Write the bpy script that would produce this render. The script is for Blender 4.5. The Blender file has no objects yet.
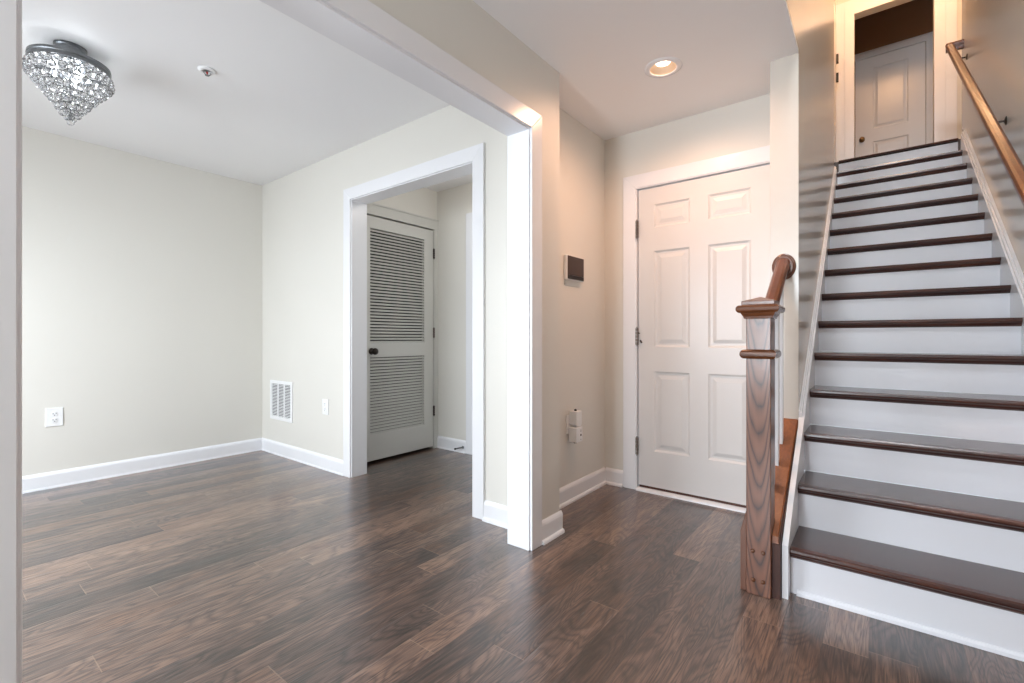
import bpy, bmesh, math, random
from mathutils import Vector
random.seed(7)
S = bpy.context.scene
COL = S.collection

# ------------------------------------------------------------------ camera
cam_d = bpy.data.cameras.new('camera')
cam_d.sensor_width = 36.0
cam_d.lens = 469.0 / 1024.0 * 36.0
cam_d.shift_y = -3.5 / 1024.0
cam_d.clip_start = 0.02
cam = bpy.data.objects.new('camera', cam_d)
COL.objects.link(cam)
cam.location = (0, 0, 1.035)
cam.rotation_euler = (math.radians(90), 0, math.radians(37.8))
S.camera = cam

# ------------------------------------------------------------------ world, light, exposure
W = bpy.data.worlds.new('world')
S.world = W
W.use_nodes = True
W.node_tree.nodes['Background'].inputs[0].default_value = (0.80, 0.90, 1.0, 1)
W.node_tree.nodes['Background'].inputs[1].default_value = 1.2
S.view_settings.view_transform = 'Standard'
S.view_settings.look = 'None'
S.view_settings.gamma = 1.0
S.view_settings.exposure = 0.55
S.view_settings.use_curve_mapping = False
S.cycles.max_bounces = 12
S.cycles.diffuse_bounces = 7
S.cycles.glossy_bounces = 4
S.cycles.transmission_bounces = 10
S.cycles.sample_clamp_indirect = 6.0
S.cycles.caustics_refractive = False
S.cycles.caustics_reflective = False

def lamp(name, kind, loc, rot, energy, color, **kw):
    d = bpy.data.lights.new(name, kind)
    d.energy = energy
    d.color = color
    for k, v in kw.items():
        setattr(d, k, v)
    o = bpy.data.objects.new(name, d)
    COL.objects.link(o)
    o.location = loc
    o.rotation_euler = [math.radians(a) for a in rot]
    return o

DAY = (0.86, 0.93, 1.0)
# daylight through the windows behind the camera, then two added fills
lamp('daylight_hall', 'AREA', (-0.90, -2.96, 1.35), (110, 0, 0), 80, DAY, shape='RECTANGLE', size=.66, size_y=1.7)
lamp('skylight_room', 'AREA', (-2.85, -1.27, 1.45), (33, 0, 0), 92, DAY, shape='RECTANGLE', size=2.0, size_y=1.4)
lamp('groundlight_room', 'AREA', (-2.85, -1.26, 0.95), (118, 0, 0), 12, (0.92, 0.96, 1.0), shape='RECTANGLE', size=2.0, size_y=0.7)
lamp('stairwell_fill', 'AREA', (0.16, 1.23, 4.95), (52, 0, 0), 62, DAY, shape='RECTANGLE', size=.75, size_y=.6)  # fill added to brighten the upper risers; the end wall has no window
lamp('vestibule_fill', 'POINT', (-2.1, 2.62, 2.30), (0, 0, 0), 4.5, (1.0, 0.95, 0.90), shadow_soft_size=0.12)  # unseen fill added to lighten the vestibule
WARM = (1.0, 0.56, 0.35)
lamp('landing_lamp', 'POINT', (0.22, 6.05, 5.24), (0, 0, 0), 25, (1.0, 0.55, 0.27), shadow_soft_size=0.09)

# ------------------------------------------------------------------ materials
def mat(name):
    m = bpy.data.materials.new(name)
    m.use_nodes = True
    nt = m.node_tree
    return m, nt, nt.nodes['Principled BSDF']

def N(nt, t, **kw):
    n = nt.nodes.new(t)
    for k, v in kw.items():
        setattr(n, k, v)
    return n

def math_n(nt, op, a, b=None, c=None):
    n = nt.nodes.new('ShaderNodeMath')
    n.operation = op
    for i, v in enumerate((a, b, c)):
        if v is None:
            continue
        if isinstance(v, (int, float)):
            n.inputs[i].default_value = v
        else:
            nt.links.new(v, n.inputs[i])
    return n.outputs[0]

def ramp(nt, fac, stops):
    r = nt.nodes.new('ShaderNodeValToRGB')
    el = r.color_ramp.elements
    while len(el) < len(stops):
        el.new(0.5)
    for e, (p, c) in zip(el, stops):
        e.position = p
        e.color = (*c, 1)
    nt.links.new(fac, r.inputs[0])
    return r.outputs[0]

def mixc(nt, fac, a, b, bt='MIX'):
    n = nt.nodes.new('ShaderNodeMix')
    n.data_type = 'RGBA'
    n.blend_type = bt
    for sock, v in ((n.inputs[0], fac), (n.inputs[6], a), (n.inputs[7], b)):
        if isinstance(v, (int, float)):
            sock.default_value = v
        elif isinstance(v, tuple):
            sock.default_value = (*v, 1)
        else:
            nt.links.new(v, sock)
    return n.outputs[2]

def paint(name, col, rough=0.5, bump=0.02, scale=220.0, spec=0.5, var=0.02):
    m, nt, b = mat(name)
    tc = N(nt, 'ShaderNodeTexCoord')
    no = N(nt, 'ShaderNodeTexNoise')
    no.inputs['Scale'].default_value = scale
    no.inputs['Detail'].default_value = 2.0
    nt.links.new(tc.outputs['Object'], no.inputs['Vector'])
    lo = N(nt, 'ShaderNodeTexNoise')
    lo.inputs['Scale'].default_value = 1.7
    nt.links.new(tc.outputs['Object'], lo.inputs['Vector'])
    c = mixc(nt, lo.outputs['Fac'], tuple(x * (1 - var) for x in col), tuple(min(1, x * (1 + var)) for x in col))
    nt.links.new(c, b.inputs['Base Color'])
    b.inputs['Roughness'].default_value = rough
    b.inputs['Specular IOR Level'].default_value = spec
    if bump:
        bp = N(nt, 'ShaderNodeBump')
        bp.inputs['Strength'].default_value = bump
        bp.inputs['Distance'].default_value = 0.002
        nt.links.new(no.outputs['Fac'], bp.inputs['Height'])
        nt.links.new(bp.outputs['Normal'], b.inputs['Normal'])
    return m

def metal(name, col, rough=0.3, metallic=1.0):
    m, nt, b = mat(name)
    tc = N(nt, 'ShaderNodeTexCoord')
    no = N(nt, 'ShaderNodeTexNoise')
    no.inputs['Scale'].default_value = 90.0
    nt.links.new(tc.outputs['Object'], no.inputs['Vector'])
    c = mixc(nt, no.outputs['Fac'], tuple(x * 0.85 for x in col), tuple(min(1, x * 1.1) for x in col))
    nt.links.new(c, b.inputs['Base Color'])
    b.inputs['Metallic'].default_value = metallic
    b.inputs['Roughness'].default_value = rough
    return m

def emit(name, col, strength):
    m, nt, b = mat(name)
    b.inputs['Base Color'].default_value = (*col, 1)
    b.inputs['Emission Color'].default_value = (*col, 1)
    b.inputs['Emission Strength'].default_value = strength
    return m

def wood(name, dark, mid, light, axis='X', rough=0.3, cross=None, period=0.03, k=0.0, scale=1.0, coat=0.4, bump=0.05):
    """oak like wood: fibres along axis; k bends the growth lines into nested arches across the face"""
    m, nt, b = mat(name)
    tc = N(nt, 'ShaderNodeTexCoord')
    sep = N(nt, 'ShaderNodeSeparateXYZ')
    nt.links.new(tc.outputs['Object'], sep.inputs[0])
    o = {'X': sep.outputs[0], 'Y': sep.outputs[1], 'Z': sep.outputs[2]}
    oth = [a for a in 'XYZ' if a != axis]
    cr = cross or oth[0]
    ot = [a for a in oth if a != cr][0]
    comb = N(nt, 'ShaderNodeCombineXYZ')
    nt.links.new(math_n(nt, 'MULTIPLY', o[axis], 3.0 * scale), comb.inputs[0])
    nt.links.new(math_n(nt, 'MULTIPLY', o[cr], 60.0 * scale), comb.inputs[1])
    nt.links.new(math_n(nt, 'MULTIPLY', o[ot], 60.0 * scale), comb.inputs[2])
    fib = N(nt, 'ShaderNodeTexNoise')
    fib.inputs['Scale'].default_value = 1.6
    fib.inputs['Detail'].default_value = 5.0
    fib.inputs['Roughness'].default_value = 0.65
    nt.links.new(comb.outputs[0], fib.inputs['Vector'])
    comb2 = N(nt, 'ShaderNodeCombineXYZ')
    nt.links.new(math_n(nt, 'MULTIPLY', o[axis], 2.2 * scale), comb2.inputs[0])
    nt.links.new(math_n(nt, 'MULTIPLY', o[cr], 14.0 * scale), comb2.inputs[1])
    nt.links.new(math_n(nt, 'MULTIPLY', o[ot], 14.0 * scale), comb2.inputs[2])
    lo = N(nt, 'ShaderNodeTexNoise')
    lo.inputs['Scale'].default_value = 1.0
    lo.inputs['Detail'].default_value = 2.0
    nt.links.new(comb2.outputs[0], lo.inputs['Vector'])
    c2 = math_n(nt, 'MULTIPLY', o[cr], o[cr])
    ring = math_n(nt, 'MULTIPLY_ADD', c2, -k, o[axis])
    ring = math_n(nt, 'MULTIPLY_ADD', lo.outputs['Fac'], 0.24 / max(scale, .1), ring)
    ring = math_n(nt, 'SINE', math_n(nt, 'MULTIPLY', ring, 6.2832 / period))
    ring = math_n(nt, 'MULTIPLY_ADD', ring, 0.5, 0.5)
    ring = math_n(nt, 'POWER', ring, 0.42)
    amt = 0.55 if k else 0.0
    if not k:
        ring = lo.outputs['Fac']
        amt = 0.45
    f = math_n(nt, 'ADD', math_n(nt, 'MULTIPLY', ring, amt), math_n(nt, 'MULTIPLY', fib.outputs['Fac'], 1 - amt))
    col = ramp(nt, f, [(0.22, dark), (0.5, mid), (0.8, light)])
    nt.links.new(col, b.inputs['Base Color'])
    b.inputs['Roughness'].default_value = rough
    b.inputs['Coat Weight'].default_value = coat
    b.inputs['Coat Roughness'].default_value = 0.15
    bp = N(nt, 'ShaderNodeBump')
    bp.inputs['Strength'].default_value = bump
    bp.inputs['Distance'].default_value = 0.002
    nt.links.new(f, bp.inputs['Height'])
    nt.links.new(bp.outputs['Normal'], b.inputs['Normal'])
    return m

def floor_material():
    m, nt, b = mat('hand_scraped_plank_floor')
    tc = N(nt, 'ShaderNodeTexCoord')
    sep = N(nt, 'ShaderNodeSeparateXYZ')
    nt.links.new(tc.outputs['Object'], sep.inputs[0])
    X, Y = sep.outputs[0], sep.outputs[1]
    PW, PL = 0.125, 1.30
    xs = math_n(nt, 'DIVIDE', math_n(nt, 'ADD', X, 10.018), PW)
    row = math_n(nt, 'FLOOR', xs)
    xf = math_n(nt, 'SUBTRACT', math_n(nt, 'FRACT', xs), 0.5)
    wn = N(nt, 'ShaderNodeTexWhiteNoise', noise_dimensions='1D')
    nt.links.new(row, wn.inputs['W'])
    ys = math_n(nt, 'ADD', math_n(nt, 'DIVIDE', math_n(nt, 'ADD', Y, 20.0), PL), math_n(nt, 'MULTIPLY', wn.outputs['Value'], 7.3))
    cell = math_n(nt, 'FLOOR', ys)
    yf = math_n(nt, 'FRACT', ys)
    cv = N(nt, 'ShaderNodeCombineXYZ')
    nt.links.new(row, cv.inputs[0]); nt.links.new(cell, cv.inputs[1])
    pn = N(nt, 'ShaderNodeTexWhiteNoise', noise_dimensions='3D')
    nt.links.new(cv.outputs[0], pn.inputs['Vector'])
    psep = N(nt, 'ShaderNodeSeparateColor')
    nt.links.new(pn.outputs['Color'], psep.inputs[0])
    r1, r2, r3 = psep.outputs[0], psep.outputs[1], psep.outputs[2]
    # plank local coordinates with a random shift
    off = math_n(nt, 'MULTIPLY', r1, 37.0)
    def vec(sx, sy):
        c = N(nt, 'ShaderNodeCombineXYZ')
        nt.links.new(math_n(nt, 'MULTIPLY', X, sx), c.inputs[0])
        nt.links.new(math_n(nt, 'MULTIPLY', Y, sy), c.inputs[1])
        nt.links.new(off, c.inputs[2])
        return c.outputs[0]
    def noise(v, scale=1.0, detail=3.0, dist=0.0, rough=0.55):
        n = N(nt, 'ShaderNodeTexNoise')
        n.inputs['Scale'].default_value = scale
        n.inputs['Detail'].default_value = detail
        n.inputs['Roughness'].default_value = rough
        n.inputs['Distortion'].default_value = dist
        nt.links.new(v, n.inputs['Vector'])
        return n.outputs['Fac']
    big = noise(vec(9.0, 2.2), 1.0, 2.0, 0.6)
    fib = noise(vec(150.0, 7.0), 1.0, 4.0, 0.4, 0.6)
    scr = noise(vec(38.0, 5.0), 1.0, 3.0, 1.2)
    # growth rings: elongated contour lines, swirling where the noise bulges
    rings = math_n(nt, 'MULTIPLY', noise(vec(8.0, 1.5), 1.0, 1.5, 0.9), 95.0)
    rings = math_n(nt, 'POWER', math_n(nt, 'MULTIPLY_ADD', math_n(nt, 'SINE', rings), 0.5, 0.5), 0.45)
    pore = ramp(nt, noise(vec(260.0, 9.0), 1.0, 2.0, 0.2), [(0.36, (1, 1, 1)), (0.46, (0, 0, 0))])
    patch = noise(vec(5.0, 3.0), 1.0, 2.0, 0.3)
    f = math_n(nt, 'ADD', math_n(nt, 'MULTIPLY', fib, 0.50), math_n(nt, 'MULTIPLY', rings, 0.17))
    f = math_n(nt, 'ADD', f, math_n(nt, 'MULTIPLY', big, 0.45))
    f = math_n(nt, 'ADD', f, math_n(nt, 'MULTIPLY', math_n(nt, 'SUBTRACT', r2, 0.5), 0.30))
    base = ramp(nt, f, [(0.32, (0.015, 0.009, 0.008)), (0.48, (0.046, 0.027, 0.021)), (0.64, (0.11, 0.064, 0.047)), (0.84, (0.24, 0.142, 0.098))])
    # worn orange patches on some planks
    warm = ramp(nt, math_n(nt, 'ADD', math_n(nt, 'MULTIPLY', patch, 0.75), math_n(nt, 'MULTIPLY', r3, 0.35)), [(0.60, (0, 0, 0)), (0.76, (1, 1, 1))])
    warmcol = ramp(nt, fib, [(0.3, (0.06, 0.026, 0.013)), (0.7, (0.21, 0.095, 0.047))])
    base = mixc(nt, math_n(nt, 'MULTIPLY', warm, 0.55), base, warmcol)
    base = mixc(nt, math_n(nt, 'MULTIPLY', pore, 0.65), base, (0.010, 0.006, 0.005))
    # seams: dark long edges, pale chipped end joints
    ax = math_n(nt, 'ABSOLUTE', xf)
    seam = math_n(nt, 'GREATER_THAN', ax, 0.488)
    base = mixc(nt, math_n(nt, 'MULTIPLY', seam, 0.35), base, (0.012, 0.008, 0.006))
    endj = math_n(nt, 'LESS_THAN', yf, 0.0026)
    base = mixc(nt, math_n(nt, 'MULTIPLY', endj, 0.26), base, (0.42, 0.28, 0.19))
    nt.links.new(base, b.inputs['Base Color'])
    rr = math_n(nt, 'MULTIPLY_ADD', scr, 0.20, 0.36)
    nt.links.new(rr, b.inputs['Roughness'])
    b.inputs['Specular IOR Level'].default_value = 0.5
    b.inputs['Coat Weight'].default_value = 1.0
    b.inputs['Coat Roughness'].default_value = 0.22
    b.inputs['Coat IOR'].default_value = 1.65
    h = math_n(nt, 'ADD', math_n(nt, 'MULTIPLY', scr, 1.0), math_n(nt, 'MULTIPLY', fib, 0.45))
    edge = math_n(nt, 'POWER', math_n(nt, 'MULTIPLY', ax, 2.0), 14.0)
    h = math_n(nt, 'SUBTRACT', h, math_n(nt, 'MULTIPLY', edge, 0.5))
    h = math_n(nt, 'SUBTRACT', h, math_n(nt, 'MULTIPLY', endj, 0.6))
    bp = N(nt, 'ShaderNodeBump')
    bp.inputs['Strength'].default_value = 0.75
    bp.inputs['Distance'].default_value = 0.0025
    nt.links.new(h, bp.inputs['Height'])
    nt.links.new(bp.outputs['Normal'], b.inputs['Normal'])
    bq = N(nt, 'ShaderNodeBump')
    bq.inputs['Strength'].default_value = 0.35
    bq.inputs['Distance'].default_value = 0.002
    nt.links.new(h, bq.inputs['Height'])
    nt.links.new(bq.outputs['Normal'], b.inputs['Coat Normal'])
    return m

M = {}
M['wall'] = paint('cream_wall_paint', (0.70, 0.685, 0.64), 0.48, 0.03)
M['stairwall'] = paint('greige_stair_wall_paint', (0.66, 0.62, 0.565), 0.20, 0.012)
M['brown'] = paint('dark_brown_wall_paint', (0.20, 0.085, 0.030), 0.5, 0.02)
M['ceiling'] = paint('white_ceiling_paint', (0.84, 0.845, 0.86), 0.7, 0.03)
M['trim'] = paint('white_semigloss_trim', (0.79, 0.80, 0.83), 0.25, 0.0)
M['door'] = paint('white_door_paint', (0.68, 0.665, 0.655), 0.28, 0.01)
M['louver'] = paint('shaded_white_door_paint', (0.60, 0.60, 0.57), 0.4, 0.0)  # white door paint greyed: the vestibule shade is in the colour
M['riser'] = paint('white_riser_paint', (0.78, 0.79, 0.84), 0.35, 0.01)
M['dark'] = paint('closet_shade_black', (0.02, 0.02, 0.02), 0.8, 0.0)
M['plastic'] = paint('white_plastic', (0.82, 0.83, 0.84), 0.35, 0.0)
M['slot'] = paint('dark_slot', (0.03, 0.03, 0.03), 0.6, 0.0)
M['screen'] = paint('dark_glossy_screen', (0.055, 0.032, 0.026), 0.3, 0.0, spec=0.2)
M['screenbar'] = paint('black_bezel', (0.012, 0.008, 0.007), 0.3, 0.0, spec=0.2)
M['red'] = paint('red_glass_bulb', (0.55, 0.03, 0.02), 0.2, 0.0)
M['hinge'] = metal('brushed_hinge_metal', (0.17, 0.14, 0.125), 0.4)
M['darkmetal'] = metal('dark_bronze_metal', (0.06, 0.05, 0.045), 0.35)
M['brass'] = metal('aged_brass', (0.30, 0.16, 0.06), 0.3)
M['nickel'] = metal('brushed_nickel', (0.20, 0.21, 0.22), 0.3)
M['floor'] = floor_material()
M['upfloor'] = wood('landing_floor_wood', (.03, .014, .01), (.06, .03, .02), (.1, .05, .03), 'X', 0.35)
M['tread'] = wood('dark_stained_tread', (.018, .008, .007), (.042, .020, .017), (.085, .042, .034), 'X', 0.26, 'Y', scale=0.9)
M['nosing'] = wood('worn_tread_nosing', (.014, .003, .002), (.046, .011, .006), (.16, .045, .016), 'X', 0.30, 'Z', scale=1.0, coat=0.2)
M['newel'] = wood('oak_newel_stain', (.026, .009, .005), (.120, .044, .024), (.19, .078, .044), 'Z', 0.32, 'X', period=0.105, k=95.0, scale=0.8, coat=0.25)
M['newelcap'] = wood('oak_cap_stain', (.030, .009, .004), (.13, .040, .012), (.25, .085, .027), 'X', 0.22, 'Z')
M['rail'] = wood('orange_brown_handrail', (.045, .010, .003), (.12, .028, .007), (.19, .052, .013), 'Y', 0.30, 'X', coat=0.25)
M['shoe'] = wood('orange_shoe_rail', (.09, .022, .005), (.24, .066, .013), (.36, .125, .030), 'Y', 0.35, 'X')
M['board'] = wood('dark_red_side_board', (.022, .006, .004), (.060, .016, .008), (.12, .035, .014), 'Z', 0.5, 'X', coat=0.05)
M['bulb'] = emit('lit_lens', (1.0, 0.92, 0.78), 2.0)
M['reflector'] = paint('cream_reflector', (0.46, 0.34, 0.25), 0.4, 0.0)
M['chbulb'] = emit('lit_candle_bulb', (0.92, 0.96, 1.0), 7.0)

def glass_mat():
    m, nt, b = mat('clear_crystal')
    b.inputs['Base Color'].default_value = (0.97, 0.98, 1.0, 1)
    b.inputs['Roughness'].default_value = 0.02
    b.inputs['IOR'].default_value = 1.55
    b.inputs['Transmission Weight'].default_value = 0.92
    return m
M['crystal'] = glass_mat()

def pane_mat():
    m, nt, b = mat('window_pane')
    tr = N(nt, 'ShaderNodeBsdfTransparent')
    gl = N(nt, 'ShaderNodeBsdfGlossy')
    gl.inputs['Roughness'].default_value = 0.05
    mx = N(nt, 'ShaderNodeMixShader')
    mx.inputs[0].default_value = 0.06
    nt.links.new(tr.outputs[0], mx.inputs[1]); nt.links.new(gl.outputs[0], mx.inputs[2])
    nt.links.new(mx.outputs[0], nt.nodes['Material Output'].inputs[0])
    return m
M['pane'] = pane_mat()

# ------------------------------------------------------------------ mesh helpers
def box(bm, x0, x1, y0, y1, z0, z1):
    v = [bm.verts.new((x, y, z)) for x in (x0, x1) for y in (y0, y1) for z in (z0, z1)]
    for f in ((0, 1, 3, 2), (4, 6, 7, 5), (0, 4, 5, 1), (2, 3, 7, 6), (0, 2, 6, 4), (1, 5, 7, 3)):
        bm.faces.new([v[i] for i in f])

def prism(bm, pts, ax, a0, a1):
    """extrude a 2D polygon along ax; pts in the two other axes (in xyz order)"""
    def P(p, a):
        return {'X': (a, p[0], p[1]), 'Y': (p[0], a, p[1]), 'Z': (p[0], p[1], a)}[ax]
    A = [bm.verts.new(P(p, a0)) for p in pts]
    B = [bm.verts.new(P(p, a1)) for p in pts]
    n = len(pts)
    bm.faces.new(A); bm.faces.new(list(reversed(B)))
    for i in range(n):
        bm.faces.new([A[i], B[i], B[(i + 1) % n], A[(i + 1) % n]])

def loft(bm, rings, cap=True):
    R = [[bm.verts.new(p) for p in r] for r in rings]
    n = len(R[0])
    for a, b in zip(R, R[1:]):
        for i in range(n):
            bm.faces.new([a[i], a[(i + 1) % n], b[(i + 1) % n], b[i]])
    if cap:
        bm.faces.new(list(reversed(R[0]))); bm.faces.new(R[-1])

def lathe(bm, prof, center, axis='Z', seg=32, cap=True):
    rings = []
    for r, h in prof:
        ring = []
        for i in range(seg):
            a = 2 * math.pi * i / seg
            c, s = r * math.cos(a), r * math.sin(a)
            d = {'Z': (c, s, h), 'X': (h, c, s), 'Y': (c, h, s)}[axis]
            ring.append(Vector(center) + Vector(d))
        rings.append(ring)
    loft(bm, rings, cap)

def tube(bm, path, r, seg=10):
    path = [Vector(p) for p in path]
    rings = []
    for i, p in enumerate(path):
        t = (path[min(i + 1, len(path) - 1)] - path[max(i - 1, 0)]).normalized()
        u = t.cross(Vector((0, 0, 1)))
        if u.length < 1e-3:
            u = t.cross(Vector((1, 0, 0)))
        u.normalize()
        w = u.cross(t)
        rings.append([p + u * (r * math.cos(2 * math.pi * k / seg)) + w * (r * math.sin(2 * math.pi * k / seg)) for k in range(seg)])
    loft(bm, rings)

def frustum(bm, x0, x1, y0, y1, z0, z1, inset):
    loft(bm, [[(x0, y0, z0), (x1, y0, z0), (x1, y1, z0), (x0, y1, z0)],
              [(x0 + inset, y0 + inset, z1), (x1 - inset, y0 + inset, z1), (x1 - inset, y1 - inset, z1), (x0 + inset, y1 - inset, z1)]])

def square_profile(bm, cx, cy, prof):
    """stack of square sections (half width, z)"""
    loft(bm, [[(cx - h, cy - h, z), (cx + h, cy - h, z), (cx + h, cy + h, z), (cx - h, cy + h, z)] for h, z in prof])

def obj(name, fill, material, parent=None, bevel=0.0, smooth=False, seg=2):
    bm = bmesh.new()
    fill(bm)
    bmesh.ops.recalc_face_normals(bm, faces=bm.faces[:])
    me = bpy.data.meshes.new(name)
    bm.to_mesh(me); bm.free()
    o = bpy.data.objects.new(name, me)
    COL.objects.link(o)
    for mm in (material if isinstance(material, (list, tuple)) else [material]):
        me.materials.append(mm)
    if parent is not None:
        o.parent = parent
        off = Vector((0, 0, 0)); p = parent
        while p is not None:
            off += Vector(p.location); p = p.parent
        o.location = -off
    if bevel:
        md = o.modifiers.new('bevel', 'BEVEL')
        md.width = bevel; md.segments = seg; md.limit_method = 'ANGLE'
    if smooth:
        for p in me.polygons:
            p.use_smooth = True
    return o

def boxes(*bs):
    def f(bm):
        for b in bs:
            box(bm, *b)
    return f

def tag(o, label, cat, group=None, kind=None):
    o['label'] = label
    o['category'] = cat
    if group: o['group'] = group
    if kind: o['kind'] = kind
    return o

def thing(name, loc, label, cat, group=None, kind=None):
    o = bpy.data.objects.new(name, None)
    o.empty_display_size = 0.05
    COL.objects.link(o)
    o.location = loc
    return tag(o, label, cat, group, kind)

def struct(name, fill, material, label, cat, **kw):
    return tag(obj(name, fill, material, **kw), label, cat, None, 'structure')

CZ = 2.45            # ceiling height downstairs
UZ = 2.85            # upper floor
UC = 5.36            # upper ceiling

# ------------------------------------------------------------------ room shell
struct('floor', boxes((-4.7, 0.75, -3.1, 3.3, -0.1, 0.0)), M['floor'], 'dark brown hand scraped plank floor of the hall and side room', 'floor')

def wx(y):      # the stair side wall leans off the grid by a hair
    return -0.303 - 0.0048 * (y - 2.7)
DLX, DLY, DH = -0.88, 2.425, 0.066      # recessed light
struct('ceiling', lambda bm: (prism(bm, [(wx(1.2) - .0004, 1.2), (wx(2.709) - .0004, 2.709), (wx(2.709) - .02, 2.7105), (-.33, 3.06), (-.40, 3.06), (-.40, 3.18), (-.44, 3.18), (-.44, 1.2)], 'Z', CZ, CZ + .02), boxes(
    (-4.62, -1.40, -3.1, 2.15, CZ, CZ + .3),
    (-1.40, -0.44, -3.1, DLY - DH, CZ, CZ + .3),
    (-1.70, -0.44, DLY + DH, 3.18, CZ, CZ + .3),
    (-1.40, DLX - DH, DLY - DH, DLY + DH, CZ, CZ + .3),
    (-1.70, -1.40, 2.15, DLY + DH, CZ, CZ + .3),
    (DLX + DH, -0.44, DLY - DH, DLY + DH, CZ, CZ + .3),
    (-0.44, 0.745, -3.1, 1.2, CZ, CZ + .3), 
    (-3.42, -1.70, 2.1475, 3.2, CZ - .03, CZ + .3))(bm)), M['ceiling'], 'flat white ceiling over the hall and side room', 'ceiling')

struct('wall_left', boxes(
    (-4.62, -4.5, -1.42, 2.02, 0, CZ)), M['wall'],
    'bare cream wall with the squarish outlet at the left', 'wall')
DX0, DX1, DZ = -3.066, -1.852, 2.055     # cased doorway
struct('wall_doorway', boxes(
    (-4.62, DX0 - .012, 2.02, 2.147, 0, CZ), (DX1 + .012, -1.465, 2.02, 2.147, 0, CZ),
    (DX0 - .012, DX1 + .012, 2.02, 2.147, DZ + .012, CZ)), M['wall'],
    'cream wall around the white cased doorway', 'wall')
OY0, OY1, OZ = 0.139, 1.85, 2.05          # wide cased opening
struct('wall_partition', boxes(
    (-1.465, -1.335, -3.1, OY0 - .015, 0, CZ), (-1.465, -1.335, OY1 + .015, 2.135, 0, CZ), (-1.66, -1.465, 2.1, 2.135, 0, CZ),
    (-1.465, -1.335, OY0 - .015, OY1 + .015, OZ + .015, CZ)), M['wall'],
    'cream wall with the wide cased opening between hall and side room', 'wall')
struct('wall_recess', boxes((-1.66, -1.535, 2.136, 3.18, 0, CZ)), M['wall'],
    'cream side wall of the entry with the alarm panel', 'wall')
EX0, EX1, EZ = -1.29, -0.36, 2.05
struct('wall_entry', boxes(
    (-1.535, EX0 - .005, 3.06, 3.18, 0, CZ), (EX1 + .005, -0.43, 3.06, 3.18, 0, CZ) if EX1 < -0.44 else (-.355, -.32, 3.06, 3.18, 0, CZ),
    (EX0 - .005, EX1 + .005, 3.06, 3.18, EZ + .01, CZ)), M['wall'],
    'cream wall around the white entry door', 'wall')

WY0, WY1 = 2.71, 5.45
def stair_wall(bm):
    prism(bm, [(wx(WY0), WY0), (wx(3.06), 3.06), (wx(3.06) - .126, 3.06), (wx(WY0) - .126, WY0)], 'Z', 0, CZ + .0205)
    prism(bm, [(wx(3.06), 3.06), (wx(WY1), WY1), (wx(WY1) - .06, WY1), (wx(3.06) - .022, 3.06)], 'Z', 0, CZ + .0205)
    prism(bm, [(wx(1.2), 1.2), (wx(WY1), WY1), (wx(WY1) - .126, WY1), (wx(1.2) - .126, 1.2)], 'Z', CZ + .0205, UC + .35)
struct('wall_stairs', stair_wall, M['stairwall'], 'tall wall on the left of the stairs with a narrow end beside the newel', 'wall')
struct('wall_right', boxes((.625, .745, -3.1, 5.95, 0, UC)), M['stairwall'], 'tall wall on the right of the stairs carrying the long handrail', 'wall')
struct('wall_vestibule_side', boxes(
    (-3.40, -3.285, 2.1475, 2.285, 0, CZ - .03), (-3.40, -3.285, 3.03, 3.2, 0, CZ - .03),
    (-3.40, -3.285, 2.285, 3.03, 2.052, CZ - .03)), M['wall'], 'shaded wall above the louvered door', 'wall')
struct('wall_vestibule_back', boxes((-3.285, -1.66, 3.08, 3.2, 0, CZ - .03)), M['wall'], 'far wall beyond the cased doorway', 'wall')
# behind the camera
struct('wall_back', boxes(
    (-4.5, -3.9, -1.42, -1.3, 0, CZ), (-1.8, -1.465, -1.42, -1.3, 0, CZ), (-3.9, -1.8, -1.42, -1.3, 0, .5), (-3.9, -1.8, -1.42, -1.3, 2.2, CZ),
    (-1.335, -1.27, -3.1, -3.0, 0, CZ), (-.53, .625, -3.1, -3.0, 0, CZ), (-1.27, -.53, -3.1, -3.0, 0, .45), (-1.27, -.53, -3.1, -3.0, 2.25, CZ)),
    M['wall'], 'back wall with two windows behind the camera', 'wall')
struct('wall_stairwell', boxes((-.42, .745, 1.08, 1.2, CZ + .3, UC)), M['stairwall'], 'end wall above the stairwell opening', 'wall')
# upstairs
struct('floor_upper', boxes((-.60, 1.6, 5.875, 8.25, UZ - .25, UZ - .001)), M['upfloor'], 'wooden landing floor at the top of the stairs', 'floor')
struct('ceiling_upper', boxes((-.60, 1.6, 1.08, 7.12, UC, UC + .12), (-.60, 1.6, 7.0, 7.12, UC + .12, UC + .32), (-.60, 1.6, 7.12, 8.25, UC + .20, UC + .32)), M['ceiling'], 'ceiling over the stairwell and landing', 'ceiling')
UX0, UX1, UTOP = -0.205, 0.512, 4.934
struct('wall_landing', boxes(
    (-.39, UX0, 7.0, 7.12, UZ, UC), (UX1, .87, 7.0, 7.12, UZ, UC), (UX0, UX1, 7.0, 7.12, UTOP, UC)), M['wall'],
    'wall around the open doorway at the top of the stairs', 'wall')
struct('wall_landing_left', boxes((-.51, -.39, 5.45, 7.12, UZ - .25, UC)), M['stairwall'], 'left side wall of the landing', 'wall')
struct('wall_landing_right', boxes((.755, .87, 5.95, 7.0, UZ - .25, UC)), M['wall'], 'right side wall of the landing', 'wall')
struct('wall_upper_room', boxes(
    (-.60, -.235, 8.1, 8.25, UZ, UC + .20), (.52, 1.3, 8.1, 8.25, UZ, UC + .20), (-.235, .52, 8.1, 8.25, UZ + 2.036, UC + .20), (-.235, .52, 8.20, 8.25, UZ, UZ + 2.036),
    (-.60, -.52, 7.12, 8.1, UZ, UC + .20), (1.2, 1.3, 7.12, 8.1, UZ, UC + .20)), M['brown'], 'dark brown wall around the panel door beyond the landing', 'wall')

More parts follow.
